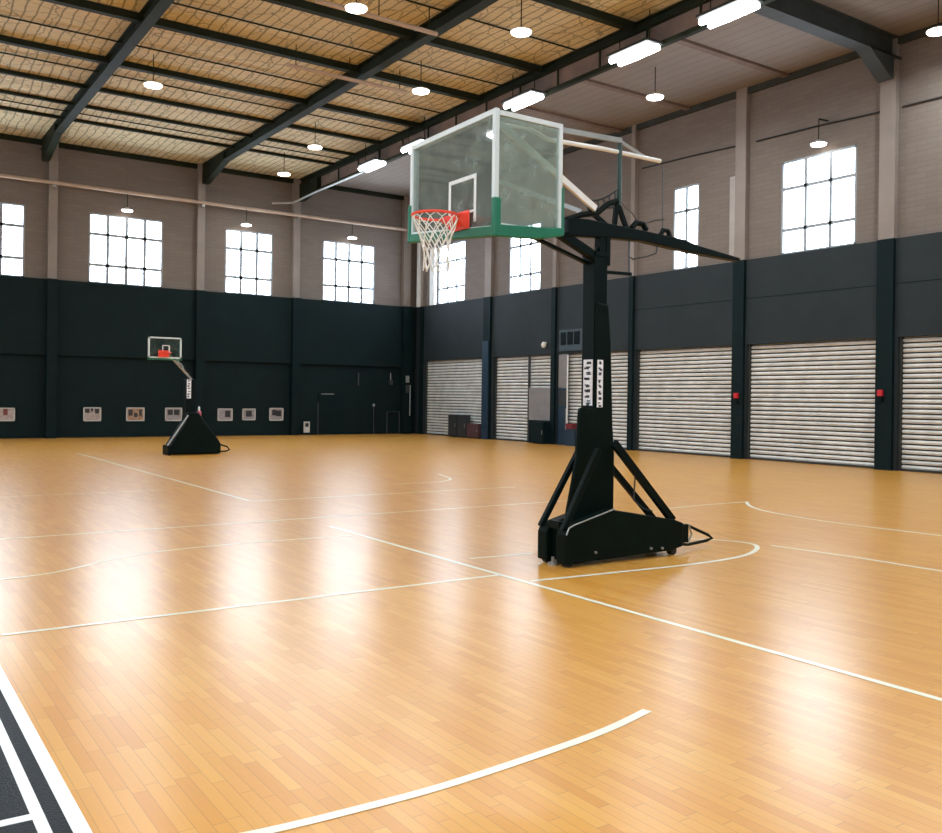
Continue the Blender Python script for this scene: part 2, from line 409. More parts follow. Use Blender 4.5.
# ------------------------------------------------------------------ roof steel
def ibeam_y(x, y0, y1, zt, d, w):
    mb = MB(); mb.box(x - w / 2, x + w / 2, y0, y1, zt - d, zt - d + .03); mb.box(x - w / 2, x + w / 2, y0, y1, zt - .03, zt); mb.box(x - .02, x + .02, y0, y1, zt - d + .03, zt - .03); return mb
def haunch_y(mb, x, w, zt):
    mb.prism([(YB - .2, zt), (YB - .2, zt - .7), (YB - .5, zt - .7), (YB - 2.4, zt - .32), (YB - 2.4, zt)], x - w / 2, x + w / 2, 'x')
for x, lab in ((5.23, 'dark olive steel rafter, leftmost, running back to the far wall'), (10.5, 'dark olive steel rafter in the middle of the tan ceiling'), (.4, None)):
    root = thing('roof_rafter', (x, 12, ZC - .45), lab or 'dark olive steel rafter outside the left picture edge', 'rafter')
    ibeam_y(x, YF, YB, ZC - .0, .32, .24).build('rafter_beam', 'beam', root)
    h = MB(); haunch_y(h, x, .22, ZC - .01); h.build('haunch_bracket', 'beam', root)
# truss beside the lamps
root = thing('roof_truss', (14.3, 12, 9.0), 'brown faced roof truss with open hangers left of the tube lamps', 'truss')
ibeam_y(14.2, YF, YB, ZC, .22, .2).build('top_chord', 'beam', root)
box(14.14, 14.26, YF, YB - .3, 9.02, 9.12).build('bottom_chord', 'beam', root)
box(14.22, 14.25, YF, YB - .3, 9.12, ZC - .22).build('fascia_panel', 'fascia', root)
k = 0
y = YB - 2.0
while y > 9:
    w = MB(); w.box(14.13, 14.17, y - .02, y + .02, 9.12, ZC - .2)
    w.build('web_bar', 'beam', root); y -= 1.0 if k < 0 else 1.5; k += 1
h = MB(); h.prism([(YB - .2, ZC - .2), (YB - .2, 8.9), (YB - .5, 8.9), (YB - 1.8, 9.1), (YB - 1.8, ZC - .2)], 14.12, 14.28, 'x'); h.build('haunch_bracket', 'beam', root)
# right rafter
root = thing('roof_rafter', (17, 11.75, ZC - .5), 'wide grey steel rafter meeting the right wall pilaster', 'rafter')
mb = MB(); mb.box(14.3, XR, 11.58, 11.92, ZC - .5, ZC - .46); mb.box(14.3, XR, 11.73, 11.77, ZC - .46, ZC); mb.box(14.3, XR, 11.6, 11.9, ZC - .03, ZC)
mb.build('rafter_beam', 'beam2', root)
mb = MB(); mb.prism([(XR - .32, ZC - .45), (XR - .32, 8.75), (XR - .42, 8.75), (XR - 1.3, ZC - .45)], 11.58, 11.92, 'y'); mb.build('haunch_bracket', 'beam2', root)
# purlins (part of the ceiling)
for y, d in ((29.5, .09), (27.9, .09), (26.1, .11), (23.7, .14), (20.55, .17), (17.85, .17), (14.6, .17), (8.8, .15), (5.5, .15), (2, .15)):
    w = .09 if y > 27 else (.12 if y > 25 else .17)
    trim(box(XL, 14.1, y - w / 2, y + w / 2, ZC - d, ZC), 'beam')
    if y < 24: trim(box(14.3, XR, y - .09, y + .09, ZC - .07, ZC), 'fascia')
for y in (22.3, 24.7, 19.4, 16.4, 28.7):
    trim(MB().tube([(XL, y, ZC - .05), (14.1, y, ZC - .05)], .02, 6), 'beam')
trim(box(XL, XR, YB - .12, YB, ZC - .16, ZC), 'beam')
trim(box(XR - .10, XR, YF, YB - .12, ZC - .16, ZC), 'beam2')
for z, a, b in ((4.19, 12.02, 15.76), (4.19, 16.12, 19.85), (4.19, 8.0, 11.62)): trim(box(XR - .084, XR - .079, a, b, z, z + .02), 'dark2')

# pipes ----------------------------------------------------------------
root = thing('wall_pipe', (8, YB - .42, 8.33), 'long beige pipe running across the far wall above the windows', 'pipe')
MB().tube([(XL + .05, YB - .42, 8.36), (18.7, YB - .42, 8.31)], .06, 10).build('pipe_run', 'pipe', root, smooth=True)
for x in (5.49, 10.38, 14.05):
    box(x - .05, x + .05, YB - .42, YB - .3, 8.2, 8.4).build('pipe_clip', 'steel', root)
for x0, x1, y, lab in ((7.45, 10.25, 16.5, 'beige ceiling conduit beside the round lamp at the top edge'), (8.4, 11.6, 20.1, 'beige ceiling conduit crossing the middle rafter')):
    root = thing('ceiling_conduit', ((x0 + x1) / 2, y, 9.2), lab, 'conduit')
    MB().tube([(x0, y, 9.22), (x1, y, 9.22)], .05, 8).build('conduit_run', 'pipe', root, smooth=True)
    for x in (x0 + .2, (x0 + x1) / 2, x1 - .2): MB().tube([(x, y, 9.22), (x, y, ZC - .005)], .012, 6).build('hanger', 'beam', root)
root = thing('ceiling_conduit', (14.0, 29.5, 9.0), 'silver conduit along the bottom of the truss by the far wall', 'conduit')
MB().tube([(12.9, YB - .5, 8.62), (13.6, YB - .8, 8.68), (14.05, YB - 1.8, 8.96), (14.08, 28.4, 8.98), (14.08, 26.8, 8.99)], .04, 8).build('conduit_run', 'steel', root, smooth=True)
MB().tube([(14.05, YB - 1.8, 8.96), (14.14, YB - 1.8, 9.05)], .015, 6).build('hanger', 'beam', root)

# ------------------------------------------------------------------ lamps
LAMP_W = 74
def make_round():
    root = thing('round_lamp', (0, 0, 9.0), '', 'lamp', 'round ceiling lamps')
    MB().lathe([(.03, 9.10), (.05, 9.09), (.12, 9.06), (.2, 9.03), (.22, 9.015), (.22, 9.0)], 0, 0, 24).build('lamp_housing', 'lampbody', root, smooth=True)
    MB().lathe([(.205, 9.01), (.20, 8.97), (.12, 8.95), (.02, 8.945)], 0, 0, 24).build('lamp_diffuser', 'lamp', root, smooth=True)
    MB().tube([(0, 0, 9.09), (0, 0, ZC - .01)], .012, 6).build('suspension_rod', 'beam', root)
    L = bpy.data.lights.new('lamp_light', 'AREA'); L.shape = 'DISK'; L.size = .40; L.energy = LAMP_W; L.color = (.86, .95, 1.0)
    lo = bpy.data.objects.new('lamp_light', L); COL.objects.link(lo); lo.parent = root; lo.location = (0, 0, -.07)
    return root
rl = [(6.04, 22.74, 'round white ceiling lamp between the two left rafters'), (12.11, 29.18, 'small round lamp nearest the far wall, below the truss end'),
      (11.54, 25.45, 'round ceiling lamp just right of the middle rafter near the far wall'), (8.02, 15.88, 'bright round lamp at the top edge beside the beige conduit'),
      (11.5, 19.23, 'round ceiling lamp above the left top corner of the near backboard'), (11.29, 14.92, 'round ceiling lamp near the top centre of the picture'),
      (16.39, 16.15, 'round ceiling lamp below the tube lamps over the grey ceiling strip'), (18.01, 9.94, 'round lamp cut by the right picture edge')]
proto = make_round()
for i, (x, y, l) in enumerate(rl):
    if i == 0: proto.location = (x, y, 9.0); proto['label'] = l
    else: copy_tree(proto, (x, y, 9.0), l)
for x, y in [(x, y) for x in (-6, -1, 4, 9.5, 15) for y in (-5, 1, 6.5)] + [(x, y) for x in (-6, -2.5) for y in (14, 21, 28)]:  # extra lamps out of view, added to brighten the floor
    copy_tree(proto, (x, y, 9.0), 'unseen round ceiling lamp added to light the floor')
def make_tube():
    root = thing('tube_lamp', (0, 0, 9.0), '', 'lamp', 'twin tube ceiling lamps')
    box(-.24, .24, -.62, .62, 9.06, 9.12).build('lamp_housing', 'beam2', root, bevel=.01)
    for x in (-.13, .13):
        MB().tube([(x, -.58, 8.99), (x, 0, 8.98), (x, .58, 8.99)], .065, 10).build('lit_tube', 'tube', root, smooth=True)
    for y in (-.45, .45): MB().tube([(0, y, 9.14), (0, y, ZC + .04)], .012, 6).build('suspension_rod', 'beam', root)
    return root
tl = [(18.2, 'twin tube ceiling lamp right above the near backboard corner'), (14.3, 'twin tube ceiling lamp, middle of the three bright ones'), (11.75, 'twin tube ceiling lamp nearest the viewer at the top edge'),
      (26.2, 'small twin tube lamp by the silver conduit, farthest from the viewer'), (23.4, 'twin tube lamp half hidden by the top left backboard corner')]
proto = make_tube()
for i, (y, l) in enumerate(tl):
    if i == 0: proto.location = (13.87, y, 8.94); proto['label'] = l
    else: copy_tree(proto, (13.87, y, 8.94), l)
def make_wall_lamp():
    root = thing('pendant_lamp', (0, 0, 7.7), '', 'lamp', 'small lamps above the windows')
    MB().lathe([(.03, 7.82), (.05, 7.81), (.13, 7.77), (.19, 7.74), (.19, 7.72)], 0, 0, 20).build('lamp_shade', 'lampbody', root, smooth=True)
    MB().lathe([(.18, 7.73), (.17, 7.69), (.02, 7.68)], 0, 0, 20).build('lamp_diffuser', 'lamp', root, smooth=True)
    MB().tube([(0, 0, 7.81), (0, 0, 8.32)], .013, 6).build('suspension_rod', 'beam', root)
    return root
wl = [(7.77, YB - .42, 0, 'small pendant lamp above the leftmost full window'), (11.96, YB - .42, 0, 'small pendant lamp above the middle window of the far wall'),
      (16.26, YB - .42, 0, 'small pendant lamp above the far wall window nearest the corner'), (19.15, 13.45, -.02, 'small pendant lamp above the big window of the right wall')]
proto = make_wall_lamp()
for i, (x, y, dz, l) in enumerate(wl):
    if i == 0: proto.location = (x, y, 7.7 + dz); proto['label'] = l; r = proto
    else: r = copy_tree(proto, (x, y, 7.7 + dz), l)
    if x > 19: MB().tube([(19.15, 13.45, 8.30), (19.5, 13.45, 8.32)], .02, 6).build('wall_bracket', 'beam', r)

# ------------------------------------------------------------------ court lines (children of the floor)
def strip(pts, w, m='linepaint', z=.0025, name='court_line'):
    """flat painted band following a polyline"""
    P = [Vector((p[0], p[1])) for p in pts]; n = len(P); L = []; R_ = []
    for i in range(n):
        t = (P[min(i + 1, n - 1)] - P[max(i - 1, 0)]).normalized(); q = Vector((-t.y, t.x)) * w / 2
        L.append((*(P[i] + q), z)); R_.append((*(P[i] - q), z))
    mb = MB(); mb.add(L + R_, [(i, i + 1, n + i + 1, n + i) for i in range(n - 1)])
    o = mb.build(name, m, floor); return o
def smooth_path(pts, k=8):
    out = []; n = len(pts)
    for i in range(n - 1):
        p0 = Vector(pts[max(i - 1, 0)]); p1 = Vector(pts[i]); p2 = Vector(pts[i + 1]); p3 = Vector(pts[min(i + 2, n - 1)])
        for j in range(k):
            t = j / k
            out.append(.5 * ((2 * p1) + (p2 - p0) * t + (2 * p0 - 5 * p1 + 4 * p2 - p3) * t * t + (3 * p1 - p0 - 3 * p2 + p3) * t ** 3))
    out.append(Vector(pts[-1])); return out
strip([(4.6, 2.0), (4.6, 9.6)], .05)
strip([(4.72, 12.45), (4.72, 24.3)], .05)
strip([(.8, 6.27), (4.6, 6.27)], .045)
strip([(1.2, 10.36), (9.6, 10.36)], .045)
strip([(4.72, 12.4), (9.4, 12.4)], .05)
strip([(4.82, 7.05), (5.5, 6.98)], .04)
strip(smooth_path([(4.66, 5.92), (5.6, 5.84), (6.4, 5.78), (7.1, 5.82), (7.56, 5.98), (7.85, 6.2), (7.9, 6.42), (7.75, 6.7), (7.4, 7.0)]), .05)
strip(smooth_path([(9.36, 8.94), (10.3, 9.0), (11.1, 8.97)]), .045)
strip(smooth_path([(11.15, 8.98), (10.75, 8.6), (10.42, 8.05), (10.25, 7.2), (10.25, 6.4), (10.32, 5.57), (10.4, 3.8)]), .05)
strip([(8.0, 6.12), (8.12, 5.2), (8.16, 3.2)], .045)
strip(smooth_path([(3.21, 3.16), (2.9, 3.08), (2.55, 3.025), (1.94, 2.965), (1.52, 2.965), (1.18, 2.985), (.85, 3.04)]), .05)
strip(smooth_path([(.9, 8.12), (1.35, 8.2), (1.67, 8.39), (2.0, 8.64), (2.38, 8.82), (3.08, 8.92), (3.9, 8.9), (4.5, 8.85)]), .035)
strip(smooth_path([(7.8, 13.72), (8.4, 13.74), (8.8, 13.8), (9.18, 14.1), (9.35, 14.45), (9.5, 14.9), (9.6, 15.2)]), .05)
strip([(1.2, 14.5), (4.1, 14.5)], .03)
# black border with white lines, bottom left
box(-6, .70, -3, 5.9, .0005, .002).build('black_border', 'blackfloor', floor)
def rect(x0, x1, y0, y1): box(x0, x1, y0, y1, .002, .0035).build('border_line', 'linewhite', floor)
rect(.65, .705, -3, 5.9); rect(.55, .592, -3, 5.9); rect(-6, .55, 3.50, 3.55)

# ------------------------------------------------------------------ posters on the far wall
def poster(x0, x1, z0, z1, label, kind):
    y = YB - .03
    root = thing('framed_picture', ((x0 + x1) / 2, YB - .02, z0), label, 'picture', 'pictures along the far wall')
    fr = MB(); t = .035
    fr.box(x0, x1, YB - .045, YB, z0, z0 + t); fr.box(x0, x1, YB - .045, YB, z1 - t, z1); fr.box(x0, x0 + t, YB - .045, YB, z0, z1); fr.box(x1 - t, x1, YB - .045, YB, z0, z1)
    fr.build('picture_frame', 'pf', root)
    box(x0 + t, x1 - t, YB - .025, YB, z0 + t, z1 - t).build('print', kind, root)
    mb = MB(); W = x1 - x0; Hh = z1 - z0
    pats = {'p1': [(.0, .3, .55, .92), (.55, .72, .45, .95)], 'p2': [(.1, .35, .6, .9), (.42, .55, .7, .92), (.65, .88, .55, .9)],
            'p3': [(.12, .35, .4, .85), (.42, .62, .3, .6), (.7, .86, .4, .85)], 'p4': [(.15, .45, .45, .85), (.52, .85, .45, .85)],
            'p5': [(.5, .85, .3, .82)], 'p6': [(.28, .72, .3, .82)], 'p7': [(.2, .5, .42, .85), (.5, .85, .35, .8)]}
    for a, b, c, d in pats[kindpat[label]]:
        mb.box(x0 + W * a, x0 + W * b, YB - .028, YB - .02, z0 + Hh * c, z0 + Hh * d)
    mb.build('print_figure', 'redfig' if kindpat[label] in ('p1',) else 'darkfig', root)
M['pf'] = mat('picture_frame_white', (.52, .50, .46), .5, var=.05)
M['pr1'] = mat('print_pale_pink', (.40, .31, .28), .5, var=.25, vscale=9)
M['pr2'] = mat('print_warm', (.34, .20, .12), .5, var=.5, vscale=9)
M['pr3'] = mat('print_grey', (.30, .26, .26), .5, var=.25, vscale=9)
M['darkfig'] = mat('print_dark', (.015, .018, .02), .5, var=.3, vscale=12)
M['redfig'] = mat('print_red', (.16, .03, .03), .5, var=.3, vscale=12)
kindpat = {}
ps = [(3.7, 4.46, .56, .99, 'framed pale pink picture cut by the left picture edge', 'pr1', 'p1'), (6.53, 7.1, .55, 1.02, 'framed pinkish picture, second from the left edge', 'pr1', 'p2'),
      (7.92, 8.53, .55, 1.02, 'framed warm brown picture left of the far hoop', 'pr2', 'p3'), (9.24, 9.83, .55, 1.02, 'framed grey picture right behind the front of the far hoop', 'pr3', 'p4'),
      (11.12, 11.68, .55, 1.0, 'framed picture directly right of the far hoop with dark square on its right', 'pr3', 'p5'), (12.05, 12.56, .57, 1.0, 'framed picture with one central dark square, middle of the right three', 'pr3', 'p6'),
      (13.1, 13.66, .55, 1.03, 'framed picture nearest the pilaster, last of the row', 'pr3', 'p7')]
for x0, x1, z0, z1, l, k, pk in ps: kindpat[l] = pk; poster(x0, x1, z0, z1, l, k)
root = thing('socket_box', (14.5, YB - .33, .1), 'pale socket box low on the dark pilaster right of the pictures', 'box')
box(14.37, 14.47 + .14, YB - .35, YB - .3, .1, .52).build('box_body', 'pf', root, bevel=.005)
box(14.42, 14.56, YB - .357, YB - .35, .32, .46).build('socket_face', 'darkfig', root)

# details on the far wall, right bay
root = thing('wall_hatch', (15.6, YB, 0), 'dark service door low in the far wall right of the pilaster', 'door')
box(15.1, 16.12, YB - .05, YB, 0, 1.6).build('door_leaf', 'dark2', root, bevel=.004)
mb = MB(); mb.box(15.06, 15.1, YB - .06, YB, 0, 1.25); mb.build('door_edge', 'cab', root); box(15.2, 15.75, YB - .065, YB - .05, 1.57, 1.6).build('door_closer', 'steel', root)
tag(MB().tube([(16.82, YB - .04, 1.95), (16.82, YB - .04, 2.45)], .03, 6).build('wall_tube', 'cab', origin='base'), 'short dark grey tube upright on the dark wall', 'tube')
root = thing('leaning_pole', (17.52, YB - .05, 0), 'thin grey pole standing against the dark wall left of corner', 'pole')
MB().tube([(17.52, YB - .05, 0), (17.52, YB - .05, 1.12)], .022, 8).build('pole_shaft', 'cab', root, smooth=True)
MB().lathe([(.02, 1.1), (.05, 1.12), (.05, 1.2), (.02, 1.22)], 17.52, YB - .05, 10).build('pole_tip', 'steel', root, smooth=True)
root = thing('wall_rail', (18.45, YB - .05, 0), 'thin dark metal frame rail near the far corner', 'rail')
MB().tube([(18.13, YB - .06, 0), (18.13, YB - .06, .9), (18.7, YB - .06, .9), (18.7, YB - .06, 0)], .02, 6).build('rail_frame', 'cab', root)
root = thing('wall_lantern', (18.26, YB - .1, 2.0), 'small dark wall fixture left of the far corner', 'fixture')
box(18.2, 18.32, YB - .16, YB, 2.0, 2.2).build('fixture_body', 'cab', root); MB().tube([(18.26, YB - .08, 2.2), (18.26, YB - .08, 2.48)], .02, 6).build('fixture_stem', 'steel', root)
root = thing('switch_panel', (19.0, YB - .32, 1.6), 'pale switch boxes with conduit running down in far corner', 'switch')
box(18.84, 18.98, YB - .36, YB - .3, 2.1, 2.38).build('switch_box', 'steel', root, bevel=.005); box(18.84, 18.98, YB - .36, YB - .3, 1.68, 2.0).build('switch_box', 'cab', root, bevel=.005)
MB().tube([(19.04, YB - .33, .75), (19.04, YB - .33, 2.0)], .018, 6).build('conduit_run', 'steel', root)

# ------------------------------------------------------------------ details on the right wall
def cabinet(name, x0, y0, y1, h, m, label, cat, dep=.2, doors_=1):
    root = thing(name, (x0 - dep / 2, (y0 + y1) / 2, 0), label, cat)
    box(x0 - dep, x0, y0, y1, .04, h).build('cabinet_body', m, root, bevel=.008)
    box(x0 - dep + .03, x0 - .03, y0 + .03, y1 - .03, 0, .04).build('plinth', 'rubber', root)
    box(x0 - dep - .018, x0 - dep, y0 + .02, y1 - .02, .07, h - .03).build('cabinet_door', m, root, bevel=.004)
    box(x0 - dep - .03, x0 - dep - .018, y0 + .05, y0 + .07, h * .45, h * .62).build('handle', 'steel', root)
    return root
cabinet('storage_cabinet', XR - .09, 29.15, 29.72, .86, 'cab', 'dark grey cabinet before the far shutter, left one of two', 'cabinet')
cabinet('storage_cabinet', XR - .09, 28.5, 29.08, .86, 'cab', 'dark cabinet between its twin and the maroon panel', 'cabinet')
cabinet('low_cabinet', XR - .10, 27.66, 28.42, .56, 'maroon', 'low maroon panel unit standing left of the blue pilaster', 'cabinet')
tag(box(19.28, 19.325, 27.22, 27.60, 0, 3.6).build('pilaster_cover', 'navy', origin='base'), 'navy blue cover strip on the second pilaster from the corner', 'cover')
tag(MB().tube([(19.42, 24.93, 0), (19.42, 24.93, 2.98)], .05, 8).build('shutter_post', 'cab', origin='base'), 'thin dark removable post splitting the second shutter', 'post')
root = thing('leaning_board', (19.35, 24.2, .45), 'plain grey board covering the lower right of the second shutter', 'board')
box(19.36, 19.41, 23.68, 24.86, .78, 1.88).build('board_sheet', 'shutgrey', root)
mb = MB(); mb.box(19.37, 19.41, 23.7, 24.84, 0, .78); mb.build('board_skirt', 'dark2', root)
cabinet('side_cabinet', 19.35, 23.66, 24.3, .74, 'dark2', 'low black cabinet before the grey board', 'cabinet', .3)
root = thing('security_camera', (19.38, 24.05, 3.2), 'small white dome camera above the second shutter', 'camera')
MB().lathe([(.02, 3.22), (.07, 3.25), (.09, 3.3), (.09, 3.36), (.05, 3.38)], 19.33, 24.05, 14).build('camera_dome', 'white', root, smooth=True)
box(19.30, 19.42, 24.0, 24.1, 3.36, 3.42).build('camera_bracket', 'white', root)
root = thing('transom_window', (19.38, 22.85, 3.05), 'row of three small dark panes above the shutter behind the near hoop', 'window')
M['navy2'] = mat('blue_grey_frame', (.022, .042, .052), .5, var=.15)
box(19.36, 19.42, 22.15, 23.28, 3.08, 3.78).build('transom_frame', 'navy2', root)
for i in range(3): box(19.345, 19.36, 22.25 + i * .34, 22.25 + i * .34 + .27, 3.28, 3.7).build('dark_pane', 'glassdark', root)
root = thing('service_door', (19.46, 23.08, 0), 'dark blue door with a glazed upper half at the shutter edge', 'door')
box(19.44, 19.49, 22.93, 23.40, 0, 1.87).build('door_leaf', 'navy', root)
box(19.425, 19.44, 22.98, 23.35, 1.3, 1.8).build('door_glass', 'cab', root)
box(19.41, 19.44, 22.96, 22.98, .5, 1.2).build('handle', 'steel', root)
tag(box(19.45, 19.49, 22.93, 23.40, 1.88, 2.98).build('grey_infill', 'shutgrey', origin='base'), 'dim grey panel above the dark blue door', 'panel')
tag(MB().tube([(19.4, 22.88, 0), (19.4, 22.88, 2.95)], .025, 6).build('white_edge_post', 'white', origin='base'), 'thin white upright rod right of the dark blue door', 'rod')
root = thing('fire_cabinet', (19.35, 22.5, 0), 'small red and blue equipment box at the shutter foot behind the near hoop', 'box')
box(19.25, 19.45, 22.35, 22.75, 0, .55).build('box_body', 'navy', root); box(19.24, 19.45, 22.45, 22.75, .55, .72).build('box_lid', 'dimred', root)
for y, z, lab in ((15.93, 1.62, 'red alarm call point on the pilaster behind the near hoop'), (11.87, 1.70, 'red alarm call point on the nearest right pilaster')):
    root = thing('alarm_call_point', (19.3, y, z), lab, 'alarm', 'red alarm call points')
    box(19.26, 19.33, y - .06, y + .06, z - .03, z + .11).build('alarm_body', 'redbox', root, bevel=.008)
    box(19.28, 19.33, y - .045, y + .045, z - .16, z - .05).build('alarm_base', 'black', root, bevel=.005)

# ------------------------------------------------------------------ near hoop
hoop = thing('basketball_hoop', (6.0, 6.42, 0), 'large black portable basketball hoop with green padded glass backboard', 'basketball hoop')
# base: two ballast boxes joined, aligned with X
side = [(5.26, .035), (5.26, .29), (5.29, .35), (5.35, .375), (5.83, .49), (6.63, .35), (6.75, .31), (6.74, .08), (6.60, .055)]
MB().prism(side, 6.19, 6.33, 'y').build('base_side_panel', 'padblack', hoop, bevel=.012)
MB().prism(side, 6.47, 6.60, 'y').build('base_side_panel', 'padblack', hoop, bevel=.012)
MB().prism([(5.33, .04), (5.33, .33), (5.6, .36), (6.6, .32), (6.68, .28), (6.68, .06)], 6.33, 6.47, 'y').build('base_core', 'padblack', hoop, bevel=.01)
MB().tube([(5.255, 6.185, .30), (5.285, 6.185, .36), (5.35, 6.185, .385), (5.83, 6.185, .50)], .006, 6).build('edge_piping', 'steel', hoop)['label'] = 'thin pale piping along the top edge'
for x, y in ((5.33, 6.26), (5.33, 6.54), (6.66, 6.26), (6.66, 6.54)):
    c = MB(); c.tube([(x, y - .03, .04), (x, y + .03, .04)], .04, 14); c.build('caster_wheel', 'rubber', hoop, smooth=True)
MB().lathe([(.05, .0), (.05, .02), (.015, .03), (.015, .07)], 5.30, 6.42, 12).build('levelling_foot', 'steel', hoop)
for x, z in ((5.6, .12), (6.3, .10), (6.45, .09)): MB().tube([(x, 6.17, z), (x, 6.195, z)], .012, 8).build('bolt', 'steel', hoop)
# column
MB().prism([(5.80, 1.4), (5.96, 1.4), (5.96, 2.9), (5.80, 2.9)], 6.46, 6.64, 'y').build('upper_column', 'black', hoop, bevel=.01)
MB().prism([(5.43, .33), (6.045, .33), (6.045, .99), (6.02, 1.25), (5.985, 2.02), (5.95, 2.40), (5.80, 2.42), (5.80, 1.42), (5.62, 1.43), (5.595, 1.38), (5.575, .98)], 6.42, 6.46, 'y').build('column_padding', 'padblack', hoop, bevel=.02)
MB().prism([(5.58, .33), (5.98, .33), (5.96, 1.42), (5.72, 1.42), (5.69, 1.0)], 6.46, 6.60, 'y').build('lower_column', 'padblack', hoop, bevel=.015)
# braces
for nm, a, b, w in (('brace', (5.68, 6.25, 1.05), (5.27, 6.25, .33), .055), ('brace', (5.80, 6.56, 1.15), (5.28, 6.58, .33), .05), ('brace', (5.90, 6.28, 1.1), (6.68, 6.27, .33), .075), ('brace', (5.94, 6.56, 1.02), (6.68, 6.52, .31), .06)):
    MB().beam(a, b, .05, w).build('brace', 'black', hoop, bevel=.006)
box(5.22 + .07, 5.34, 6.33, 6.47, .33, .4).build('front_clamp', 'black', hoop)
# rigging behind the column
MB().tube([(6.20, 6.30, .80), (6.20, 6.32, .55), (6.33, 6.32, .46), (6.45, 6.32, .43)], .008, 6).build('cable', 'cab', hoop)
# transport handle
MB().tube([(6.74, 6.28, .29), (6.96, 6.31, .25), (7.30, 6.36, .13), (7.38, 6.38, .09), (7.30, 6.38, .07), (6.98, 6.34, .06), (6.76, 6.30, .09)], .016, 8).build('tow_handle', 'black', hoop, smooth=True)
box(6.74, 6.90, 6.26, 6.30, .10, .28).build('handle_bracket', 'black', hoop, bevel=.004); MB().tube([(6.92, 6.28, .27), (7.0, 6.31, .17), (6.93, 6.30, .08)], .01, 6).build('handle_brace', 'steel', hoop)
# number strips on the column
def label_strip(name, x0, x1, y0, y1, z0, z1, normal, parent=hoop, cells=8, seed=3):
    rr = random.Random(seed)
    st = box(x0, x1, y0, y1, z0, z1).build(name, 'labelw', parent)
    mb = MB(); hgt = (z1 - z0) / cells
    for i in range(cells):
        zc = z0 + (i + .5) * hgt
        for k in range(3):
            a = rr.uniform(.1, .4); b = a + rr.uniform(.3, .55); dz = rr.uniform(-.35, .3) * hgt; th = hgt * rr.uniform(.08, .17)
            if normal == 'x': mb.box(x0 - .002, x0, y0 + (y1 - y0) * a, y0 + (y1 - y0) * min(b, .9), zc + dz - th, zc + dz + th)
            else: mb.box(x0 + (x1 - x0) * a, x0 + (x1 - x0) * min(b, .9), y0 - .002, y0, zc + dz - th, zc + dz + th)
    mb.build('printed_marks', 'ink', st)
label_strip('white_label_strip', 5.792, 5.80, 6.475, 6.60, 1.445, 1.88, 'x')
label_strip('white_label_strip', 5.806, 5.872, 6.412, 6.42, 1.43, 1.875, 'y', seed=9)
# main beam + counter arm, along X above the column
YA = 6.5
MB().prism([(5.40, 3.0), (5.42, 3.17), (5.7, 3.19), (6.42, 3.165), (7.0, 3.14), (7.2, 3.10), (7.85, 3.035), (7.85, 3.0), (7.1, 3.02), (6.42, 3.06), (5.9, 3.04)], YA - .05, YA + .05, 'y').build('main_beam', 'black', hoop, bevel=.01)
MB().beam((5.36, YA, 3.04), (5.86, YA, 2.84), .07, .085).build('lower_strut', 'black', hoop, bevel=.006)
MB().beam((5.12, YA + .12, 3.0), (5.80, YA + .08, 2.80), .04, .03).build('lower_strut', 'black', hoop)
mb = MB(); mb.box(5.80, 5.96, 6.45, 6.65, 2.86, 2.9); mb.box(5.86, 5.93, YA - .04, YA + .04, 2.88, 3.06); mb.beam((5.97, YA, 2.86), (5.90, YA, 3.05), .03, .03); mb.beam((5.82, YA, 2.88), (5.93, YA, 3.03), .025, .025); mb.box(5.94, 5.99, YA - .04, YA + .04, 2.78, 3.08)
mb.build('pivot_bracket', 'black', hoop)
MB().tube([(5.42, YA, 3.14), (5.65, YA, 3.23), (5.85, YA, 3.27), (5.98, YA, 3.37), (6.10, YA, 3.42)], .028, 8).build('upper_strut', 'black', hoop, smooth=True)
for a, b in (((6.10, YA, 3.42), (6.07, YA, 3.15)), ((6.10, YA, 3.42), (6.24, YA, 3.15)), ((5.76, YA, 3.28), (6.0, YA, 3.15))):
    MB().beam(a, b, .035, .04).build('strut', 'black', hoop)
mb = MB(); mb.tube([(6.3, YA, 3.18), (6.36, YA, 3.24), (6.45, YA, 3.24), (6.5, YA, 3.18)], .03, 8); mb.build('spring_hook', 'black', hoop, smooth=True)
mb = MB(); mb.tube([(6.70, YA, 3.16), (6.73, YA, 3.21), (6.80, YA, 3.21), (6.84, YA, 3.15)], .025, 8); mb.build('cable_hook', 'black', hoop, smooth=True)
MB().tube([(6.45, YA, 3.24), (6.6, YA, 3.29), (6.75, YA, 3.32)], .008, 6).build('cable', 'cab', hoop)
MB().tube([(6.14, YA, 3.42), (6.30, YA, 3.33), (6.42, YA, 3.22)], .005, 6).build('cable', 'cab', hoop)
MB().tube([(6.27, YA, 3.06), (6.27, YA, 2.90), (6.33, YA, 2.88), (6.5, YA, 2.92), (6.64, YA, 2.97), (6.66, YA, 3.06)], .009, 6).build('cable_loop', 'cab', hoop)
MB().tube([(6.27, YA, 2.90), (6.28, YA, 2.70)], .009, 6).build('cable', 'cab', hoop)
MB().beam((5.95, YA, 2.72), (6.30, YA, 2.73), .03, .03).build('cable_bracket', 'black', hoop)
MB().tube([(6.73, YA, 3.12), (6.72, YA, 3.85)], .005, 6).build('cable', 'cab', hoop)
# cargo net scrap hung behind the board
nb = MB()
top = [(5.70 + i * .075, YA, 3.37 + .0 + (i / 6.0) ** 2 * .20) for i in range(7)]; bot = [(5.73 + i * .065, YA, 3.29 + i * .012) for i in range(7)]
nb.tube(top, .012, 6); nb.tube(bot, .010, 6)
for i in range(7): nb.tube([top[i], ((top[i][0] + bot[i][0]) / 2 + .015, YA, (top[i][2] + bot[i][2]) / 2), bot[i]], .008, 6)
nb.build('cord_mesh', 'cab', hoop)
